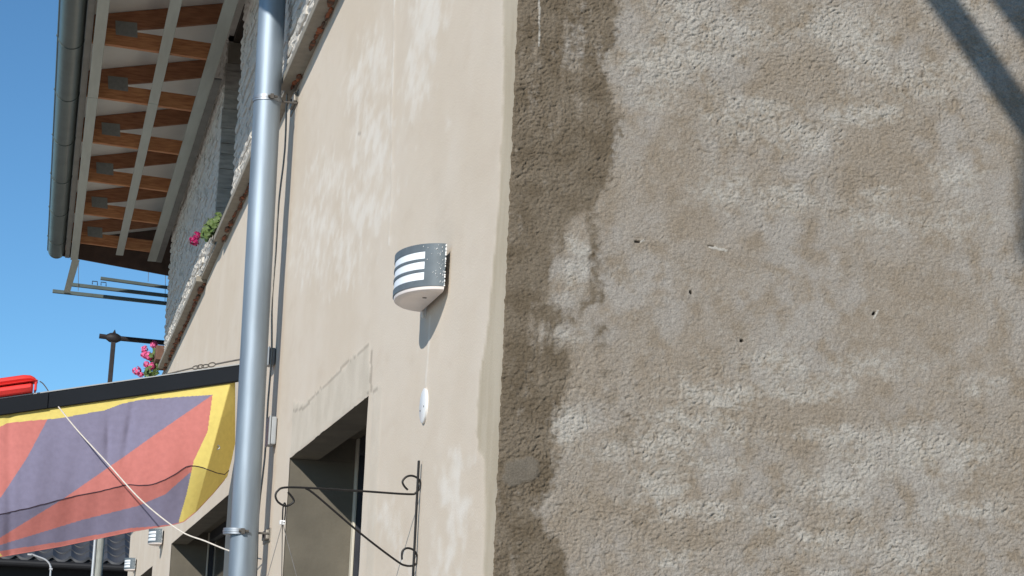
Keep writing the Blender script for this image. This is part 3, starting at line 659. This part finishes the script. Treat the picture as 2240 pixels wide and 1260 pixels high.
# flag hung under the beam
def line(pts, x): p = np.array(pts, float); return np.interp(x, p[:, 0], p[:, 1])
top_y = lambda px: 836+(516-px)*(926-836)/(646.)+.5
nu, nv = 440, 250
pu = np.linspace(-150, 514, nu)
botl = [(-150, 1262), (0, 1218), (133, 1195), (286, 1163), (381, 1147), (402, 1141), (430, 1118), (470, 1075), (497, 1042), (506, 1008), (514, 970)]
VX = []; PXf = np.zeros((nu, nv)); PYf = np.zeros((nu, nv)); P3 = np.zeros((nu, nv, 3))
seaml = [(-150, 1152), (0, 1125), (60, 1112), (164, 1085), (230, 1072), (274, 1060), (305, 1062), (335, 1060), (375, 1042), (411, 1018), (440, 1022), (470, 1034), (500, 1040), (514, 1036)]
for i, px in enumerate(pu):
    y0_ = float(top_y(px)); y1_ = float(line(botl, px)); ys_ = float(line(seaml, px))
    for k in range(nv):
        t = k/(nv-1); py = y0_+(y1_-y0_)*t
        dep = YB+.02-.10*math.sin(min(1, (py-y0_)/max(1, ys_-y0_))*math.pi*.5)
        if py > ys_: dep += .09*((py-ys_)/max(30, y1_-ys_))
        dep += (.016*math.sin(px*.017+py*.004)+.004*math.sin(px*.045-py*.012+1)+.0018*math.sin(px*.11+py*.02))*min(1, t*3)
        fxx = 503-(py-841)*.27
        if px > fxx: dep += .0035*(px-fxx)
        dep += .014*math.exp(-((px-292-(py-870)*-.15)/9)**2)*max(0, 1-abs(t-.25)/.3)+.010*math.exp(-((px-236)/7)**2)*max(0, 1-abs(t-.3)/.25)+.008*math.exp(-((px-20)/10)**2)
        p = at(px, py, 1, dep); PXf[i, k] = px; PYf[i, k] = py; P3[i, k] = p
me = grid_mesh('flag', P3.reshape(-1, 3), nu, nv)
cx_ = .25*(PXf[:-1, :-1]+PXf[1:, :-1]+PXf[1:, 1:]+PXf[:-1, 1:]); cy_ = .25*(PYf[:-1, :-1]+PYf[1:, :-1]+PYf[1:, 1:]+PYf[:-1, 1:])
ytop = line([(-150, 958), (-60, 940), (0, 934), (15, 926), (60, 921), (133, 915), (180, 906), (228, 898), (265, 884), (305, 875), (400, 868), (465, 864)], cx_)
xr_ = np.interp(cy_, [864, 944, 1008, 1080, 1140], [465, 454, 424, 408, 391])
yel = (cy_ < ytop) | (cx_ > xr_)
B2 = np.interp(cx_, [-150, 0, 140, 290, 340, 465], [1262, 1176, 1090, 986, 950, 864])
B3 = np.interp(cx_, [-150, 0, 180, 300, 362, 385, 415], [1236, 1192, 1137, 1107, 1081, 1060, 1034])
B1x = np.interp(cy_, [900, 923, 1000, 1085, 1150], [112, 101, 60, 4, -60])
hem = line(botl, cx_)-np.interp(cx_, [-150, 0, 140, 286, 340, 400], [16, 13, 10, 8, 3, 0])
ci = np.full(cx_.shape, 2)
ci[(cy_ > B2) & (cy_ < B3)] = 1; ci[(cx_ < B1x)] = 1; ci[(cy_ > hem)] = 1; ci[yel] = 0
ci[(cy_ > np.interp(cx_, [-150, 0, 12], [1188, 1210, 1224])) & (cx_ < 11)] = 0
flag = empty('flag', tuple(P3[nu//2, 0]), 'yellow bordered flag with red and blue rays hung from the dark canopy beam', 'flag')
fo = link('cloth', me, [M['yellow'], M['red'], M['blue']], flag, smooth=True)
me.polygons.foreach_set('material_index', ci.reshape(-1).astype(np.int32))
sol = fo.modifiers.new('thickness', 'SOLIDIFY'); sol.thickness = .0012
s = MB(); pts = []
for px in np.linspace(-145, 500, 70):
    i = int(np.clip(np.searchsorted(pu, px), 0, nu-1)); ys_ = line(seaml, px); k = int(np.argmin(np.abs(PYf[i]-ys_))); pts.append(P3[i, k]+np.array([0, -.002, 0]))
s.tube(pts, .0024, 6); s.build('seam_cord', M['seam'], flag)
s = MB(); e = P3[int(np.searchsorted(pu, 476)), :]; kk = int(np.argmin(np.abs(PYf[int(np.searchsorted(pu, 476))]-979))); ec = e[kk]
s.tube([ec+np.array([.010*math.cos(a), -.004, .010*math.sin(a)]) for a in np.linspace(0, 2*math.pi, 13)], .003, 6, cap=False); s.build('eyelet', M['zincband'], flag)
s = MB(); s.tube([P3[i, nv-1] for i in range(0, nu-12, 4)], .0028, 6); s.build('hem', M['red'], flag)

# white cord from the beam to the wall behind the pipe
c0 = at(128, 890, 1, YB-.012); c3 = at(505, 1206, 1, 9.95)
mid = [(170, 942, 10.55), (236, 1014, 10.45), (310, 1095, 10.3), (392, 1160, 10.2), (450, 1184, 10.1)]
cdp = [c0]+[at(x, y, 1, d) for x, y, d in mid]+[c3, np.array([.985, 9.55, float(c3[2])-.05])]
co = MB(); co.tube(spline(cdp, 8), .0034, 8); tag(co.build('cord', M['whitecord'], smooth=True), 'white cord slanting across the front of the flag to the wall behind the pipe', 'cord')

# red plastic trough on the beam
rb = empty('plastic_trough', tuple(at(20, 860, 1, YB)), 'bright red ribbed plastic trough sitting on the canopy beam', 'trough')
def tro(px, py): return at(px, py, 1, YB-.0)
ang = math.atan(sl); xe = float(at(80, 850, 1, YB)[0]); xs0 = xe-1.0
def section(x, t, sy, zb_, zt_):
    zz0 = zt(x)
    prof = []
    for a in np.linspace(0, 2*math.pi, 25)[:-1]:
        ca, sa = math.cos(a), math.sin(a); px_ = abs(ca)**.45*math.copysign(1, ca); pz_ = abs(sa)**.45*math.copysign(1, sa)
        prof.append((x, YB+.03+px_*sy*(1 if pz_ > -.2 else .86), zz0+zb_+(zt_-zb_)*(pz_+1)/2))
    return prof
def loft(name, rings, m):
    s = MB(); n_ = len(rings[0]); vs = [v for r_ in rings for v in r_]
    fs = [(i*n_+k, i*n_+(k+1) % n_, (i+1)*n_+(k+1) % n_, (i+1)*n_+k) for i in range(len(rings)-1) for k in range(n_)]+[tuple(range(n_))[::-1], tuple(range((len(rings)-1)*n_, len(rings)*n_))]
    s.add(vs, fs); return s.build(name, m, rb, smooth=True)
loft('trough_body', [section(x, 0, sy, .003, zt_) for x, sy, zt_ in ((xs0, .07, .055), (xe-.09, .07, .055), (xe-.03, .068, .054), (xe-.022, .06, .050), (xe-.018, .055, .045))], M['redplastic'])
loft('trough_lid', [section(x, 0, sy, .054, zt_) for x, sy, zt_ in ((xs0, .074, .100), (xe-.07, .074, .100), (xe-.035, .071, .093), (xe-.014, .062, .080), (xe-.002, .05, .066))], M['redplastic'])
loft('trough_rim', [section(x, 0, sy, .0565, .0645) for x, sy in ((xs0, .080), (xe-.03, .080), (xe-.008, .072), (xe+.003, .058))], M['redplastic'])
s = MB()
for k in range(7):
    x = xe-.006-.0*k; yy = YB-.03+.02*k; s.box((x-.006, yy-.004, zt(x)+.012), (x+.004+.003*math.sin(k), yy+.004, zt(x)+.064))
s.build('end_rib', M['redplastic'], rb)
s = MB(); s.tube(spline([at(87, 834, 1, YB+.03), at(94, 839, 1, YB+.03), at(101, 848, 1, YB+.03), at(106, 856, 1, YB+.03)]), .003, 6); s.build('lead', M['wire'], rb)

# ================================================================ FAR END: bars under the eaves, balcony rail
fb = empty('eaves_frame', (.5, 20.7, 5.1), 'thin grey bars hanging on wires beyond the end of the eaves', 'metal frame')
YF = 20.8
def barp(px, py): return at(px, py, 1, YF)
for a, b2, hh in (((115, 636), (372, 664), .034), ((150, 621), (372, 647), .034), ((220, 608), (372, 629), .030)):
    p, q = barp(*a), barp(*b2); s = MB(); s.hexa([(p[0], YF, p[2]-hh/2), (q[0], YF, q[2]-hh/2), (q[0], YF+.04, q[2]-hh/2), (p[0], YF+.04, p[2]-hh/2), (p[0], YF, p[2]+hh/2), (q[0], YF, q[2]+hh/2), (q[0], YF+.04, q[2]+hh/2), (p[0], YF+.04, p[2]+hh/2)]); s.build('bar', M['gutter'], fb, bevel=.003)
p0 = at(166, 568, 1, 20.12); p1 = at(146, 640, 1, YF-.02)
s = MB(); dx_ = .030; s.hexa([(p1[0]-dx_, p1[1], p1[2]), (p1[0]+dx_, p1[1], p1[2]), (p1[0]+dx_, p1[1]+.02, p1[2]), (p1[0]-dx_, p1[1]+.02, p1[2]), (p0[0]-.036, p0[1], p0[2]), (p0[0]+.036, p0[1], p0[2]), (p0[0]+.036, p0[1]+.02, p0[2]), (p0[0]-.036, p0[1]+.02, p0[2])]); s.build('arm', M['batten'], fb)
for x, ya, yb2 in ((172, 570, 636), (325, 590, 616), (362, 598, 662)):
    s = MB(); s.tube([at(x, ya, 1, YF-.01), at(x-1, yb2, 1, YF-.01)], .003, 6); s.build('wire', M['wire'], fb)
s = MB()
for cx0 in (207, 226):
    P = [barp(cx0-5, 622+(cx0-207)*.11), barp(cx0-5, 615+(cx0-207)*.11), barp(cx0+6, 616+(cx0-207)*.11), barp(cx0+6, 624+(cx0-207)*.11)]; s.tube(P, .005, 6)
s.build('loop', M['post'], fb)

YR = 20.3
rl = empty('balcony_railing', (.53, YR, 3.4), 'black iron balcony railing post with finial and top rail beyond the stone wall', 'railing')
pp = lambda px, py: at(px, py, 1, YR)
s = MB(); a = pp(249, 738); d = pp(234, 900); s.hexa([(d[0]-.023, YR-.022, d[2]-.4), (d[0]+.023, YR-.022, d[2]-.4), (d[0]+.023, YR+.022, d[2]-.4), (d[0]-.023, YR+.022, d[2]-.4), (a[0]-.022, YR-.022, a[2]), (a[0]+.022, YR-.022, a[2]), (a[0]+.022, YR+.022, a[2]), (a[0]-.022, YR+.022, a[2])]); s.build('post', M['post'], rl, bevel=.006)
s = MB(); ax, az = a[0]+.001, a[2]; s.tube([(ax, YR, az-.02), (ax, YR, az-.005), (ax, YR, az+.012), (ax, YR, az+.03), (ax, YR, az+.045), (ax+.002, YR, az+.058), (ax+.004, YR, az+.075)], [.032, .040, .036, .026, .016, .009, .003], 12); s.build('finial', M['post'], rl, smooth=True)
s = MB(); e0, e1 = pp(217, 735), pp(372, 751); s.tube([e0, pp(248, 739), e1], .024, 8); s.tube([pp(233, 737), pp(240, 738), pp(248, 739), pp(256, 740), pp(264, 740.5)], [.026, .045, .05, .045, .026], 10); s.build('top_rail', M['post'], rl, smooth=True)
# terrace the railing stands on (hidden behind the beam), part of the building
t_ = MB(); t_.box((.45, 19.9, 3.55), (6, 23.9, 3.72)); t_.build('terrace_slab', M['sill'], bld)

# ================================================================ FLOWERS
def plant(name, label, leaves, blooms, pot, petal, lr=.03, seed=1):
    q = random.Random(seed); t = empty(name, leaves[0][0], label, 'flowers')
    s = MB()
    for c_, r_, n_ in leaves:
        for _ in range(n_):
            d_ = Vector((q.gauss(0, 1), q.gauss(0, 1), q.gauss(0, 1))).normalized()*q.uniform(.2, 1); p = Vector([float(v) for v in c_])+Vector((d_.x*r_[0], d_.y*r_[1], d_.z*r_[2]))
            nn = (d_+Vector((-.5, -.8, .5))+Vector((q.uniform(-.6, .6), q.uniform(-.6, .6), q.uniform(-.6, .6)))).normalized(); u_ = nn.orthogonal().normalized(); v_ = nn.cross(u_); R_ = lr*q.uniform(.6, 1.2)
            ring = [p+(u_*math.cos(a)+v_*math.sin(a))*R_*(1 if k % 2 else .82)+nn*R_*.2 for k, a in enumerate([2*math.pi*k/10 for k in range(10)])]
            s.add([p]+ring, [(0, k+1, (k+1) % 10+1) for k in range(10)])
        for _ in range(max(2, n_//8)):
            p = Vector([float(v) for v in c_])+Vector((q.uniform(-1, 1)*r_[0], q.uniform(-1, 1)*r_[1], q.uniform(-.5, 1)*r_[2])); s.tube([Vector((float(c_[0]), float(c_[1]), float(c_[2])-r_[2])), p], .004, 5)
    s.build('foliage', M['leaf'], t)
    for c_, r_ in blooms:
        s = MB(); c_ = Vector([float(v) for v in c_])
        for _ in range(60):
            d_ = Vector((q.gauss(0, 1), q.gauss(0, 1), q.gauss(0, 1))).normalized(); p = c_+d_*r_*q.uniform(.7, 1.05); u_ = d_.orthogonal().normalized(); v_ = d_.cross(u_); R_ = r_*q.uniform(.22, .36); a0 = q.uniform(0, 6)
            ring = [p+(u_*math.cos(a+a0)+v_*math.sin(a+a0))*R_+d_*q.uniform(-.1, .35)*R_ for a in (0, 1.05, 2.1, 3.14, 4.2, 5.25)]
            s.add([p]+ring, [(0, k+1, (k+1) % 6+1) for k in range(6)])
        s.tube([c_-Vector((-r_*.6, 0, r_*1.0)), c_], .004, 5)
        s.build('bloom', petal, t)
    if pot: pot.build('pot', M['terracotta'], t, bevel=.006)
    return t
YP = 19.25
pf = lambda px, py, y=YP: at(px, py, 1, y)
pot = MB(); k_ = pf(352, 775); pot.box((k_[0]-.06, YP-.35, k_[2]-.10), (k_[0]+.10, YP+.35, k_[2]+.03))
plant('geranium_trough', 'pink geraniums in a trough beside the iron balcony railing', [(pf(340, 775), (.06, .2, .07), 60), (pf(326, 815), (.07, .2, .05), 50), (pf(345, 800), (.04, .2, .08), 30)],
      [(pf(337, 754), .036), (pf(316, 764), .032), (pf(326, 779), .040), (pf(316, 776), .034), (pf(320, 797), .030), (pf(331, 801), .033), (pf(299, 811), .040), (pf(308, 819), .026)], pot, M['pink'], .022, 3)
YQ = 13.2
pf2 = lambda px, py: at(px, py, 0, .89)
pot = MB(); pot.box((.95, 12.55, 4.285), (.99, 12.95, 4.325))
plant('geranium', 'single crimson geranium with green leaves on the ledge below the upper opening', [(at(455, 505, 0, .90), (.03, .25, .055), 80), (at(470, 492, 0, .92), (.03, .35, .04), 60), (at(447, 508, 0, .89), (.02, .1, .03), 20)],
      [(at(425, 527, 0, .86), .034), (at(431, 515, 0, .86), .026)], pot, M['magenta'], .017, 9)

# ================================================================ NEIGHBOUR HOUSE with glazed tiles
nh = empty('tiled_house', (0, 38, 0), 'neighbouring house with a dark glazed wavy tile roof', 'house')
ty0 = 36.0; ez = 3.36; pit = .42; cw_ = .298; ex = .32
xs_ = np.arange(-6, 3.0, cw_/10); rows = 13; vs = []; fs = []
V = []; 
def wave(u):                                        # pan tile: a wide sagging trough and a narrow roll
    u = u % 1.0; return -.040*math.sin(math.pi*u/.70) if u < .70 else .034*math.sin(math.pi*(u-.70)/.30)
s = MB()
for r_ in range(rows):
    y_a = ty0+r_*ex; z_a = ez+r_*ex*pit; vs = []
    for x in xs_:
        w_ = wave(x/cw_); bow = .03*math.sin(math.pi*((x/cw_) % 1.0))
        vs += [(x, y_a-bow, z_a+w_-.028), (x, y_a-bow, z_a+w_+.016), (x, y_a+ex+.02, z_a+(ex+.02)*pit+w_+.004)]
    n_ = len(xs_); fs = []
    for i in range(n_-1):
        fs += [(i*3, (i+1)*3, (i+1)*3+1, i*3+1), (i*3+1, (i+1)*3+1, (i+1)*3+2, i*3+2)]
    s.add(vs, fs)
s.build('tile_roof', M['tile'], nh, smooth=True)
s = MB(); s.box((-6, ty0+.05, ez-.17), (3, ty0+.08, ez-.03)); s.hexa([(-6, ty0+.03, ez-.06), (3, ty0+.03, ez-.06), (3, ty0+4.2, ez+4.2*pit-.06), (-6, ty0+4.2, ez+4.2*pit-.06), (-6, ty0+.03, ez-.02), (3, ty0+.03, ez-.02), (3, ty0+4.2, ez+4.2*pit-.045), (-6, ty0+4.2, ez+4.2*pit-.045)]); s.build('fascia', M['underroof'], nh)
s = MB(); s.tube([(-6, ty0+.0, ez-.13), (3, ty0+.0, ez-.10)], .06, 12); s.build('eaves_gutter', M['underroof'], nh)
s = MB(); s.box((-6, ty0+.5, 0), (3, ty0+7, ez-.1)); s.build('wall', M['underroof'], nh)
# weathered pole
pl = empty('wooden_pole', (.72, 26, 0), 'weathered grey pole with a thinner pipe strapped to it, in front of the tiled roof', 'pole')
ptp = at(215, 1100, 1, 26); pb = at(211, 1260, 1, 26)
s = MB(); s.tube([(.735, 26, 0), (.735, 26, 2.4), (.738, 26, 3.9)], [.055, .050, .048], 16); s.build('shaft', M['pole'], pl, smooth=True)
s = MB(); s.tube([(.668, 25.97, 0), (.672, 25.97, 3.8)], .020, 10); s.build('conduit', M['lampwhite'], pl, smooth=True)
# thin street lamp
slp = empty('street_lamp', (.18, 26, 0), 'slender pale street lamp with bent arm in front of the tiled roof', 'street lamp')
ls = lambda px, py: at(px, py, 1, 26)
s = MB(); e = ls(110, 1260); s.tube(spline([(float(e[0]), 26, 0), (float(e[0]), 26, 1.5), e, ls(110, 1241), ls(108, 1233), ls(99, 1224), ls(84, 1218), ls(68, 1212)]), .011, 10); s.build('mast', M['lampwhite'], slp, smooth=True)
s = MB(); h_ = ls(66, 1213); s.box((h_[0]-.03, 25.95, h_[2]-.012), (h_[0]+.02, 26.05, h_[2]+.008)); s.build('lamp_head', M['lampwhite'], slp, bevel=.004)
s = MB(); k_ = ls(111, 1245); s.tube([(k_[0]-.018, 26, k_[2]), (k_[0]+.02, 26, k_[2])], .014, 8); s.build('joint', M['lampwhite'], slp)

# ================================================================ added overhead shadow caster in front of the gable, out of view
S3 = np.array([SUN.x, SUN.y, SUN.z]); S3 /= S3[0]
def lift(px, py, t=1.6): return at(px, py, 1, YC)-S3*t
def slab(P, th, t=1.6):
    A = [lift(x, y, t) for x, y in P]; n_ = np.array([0, -th, 0]); return MB().hexa([*A, *[p+n_ for p in A]])
cn = empty('shadow_caster', tuple(lift(2240, 0)), 'unseen shadow caster added overhead in front of the rough gable', 'canopy')
slab([(1960, -93), (2012, -118), (2330, 340), (2260, 340)], .05).build('brace', M['canopy'], cn)  # added bar, throws the diagonal shadow band on the gable
slab([(2090, -100), (2700, -100), (2700, 640), (2215, 62)], .05).build('shadow_panel', M['canopy'], cn)  # added sheet, shades the upper right of the gable
slab([(2236, 200), (2400, 200), (2400, 600), (2228, 560)], .04, 3.2).build('shadow_board', M['canopy'], cn)  # added board, throws the soft shadow down the right edge
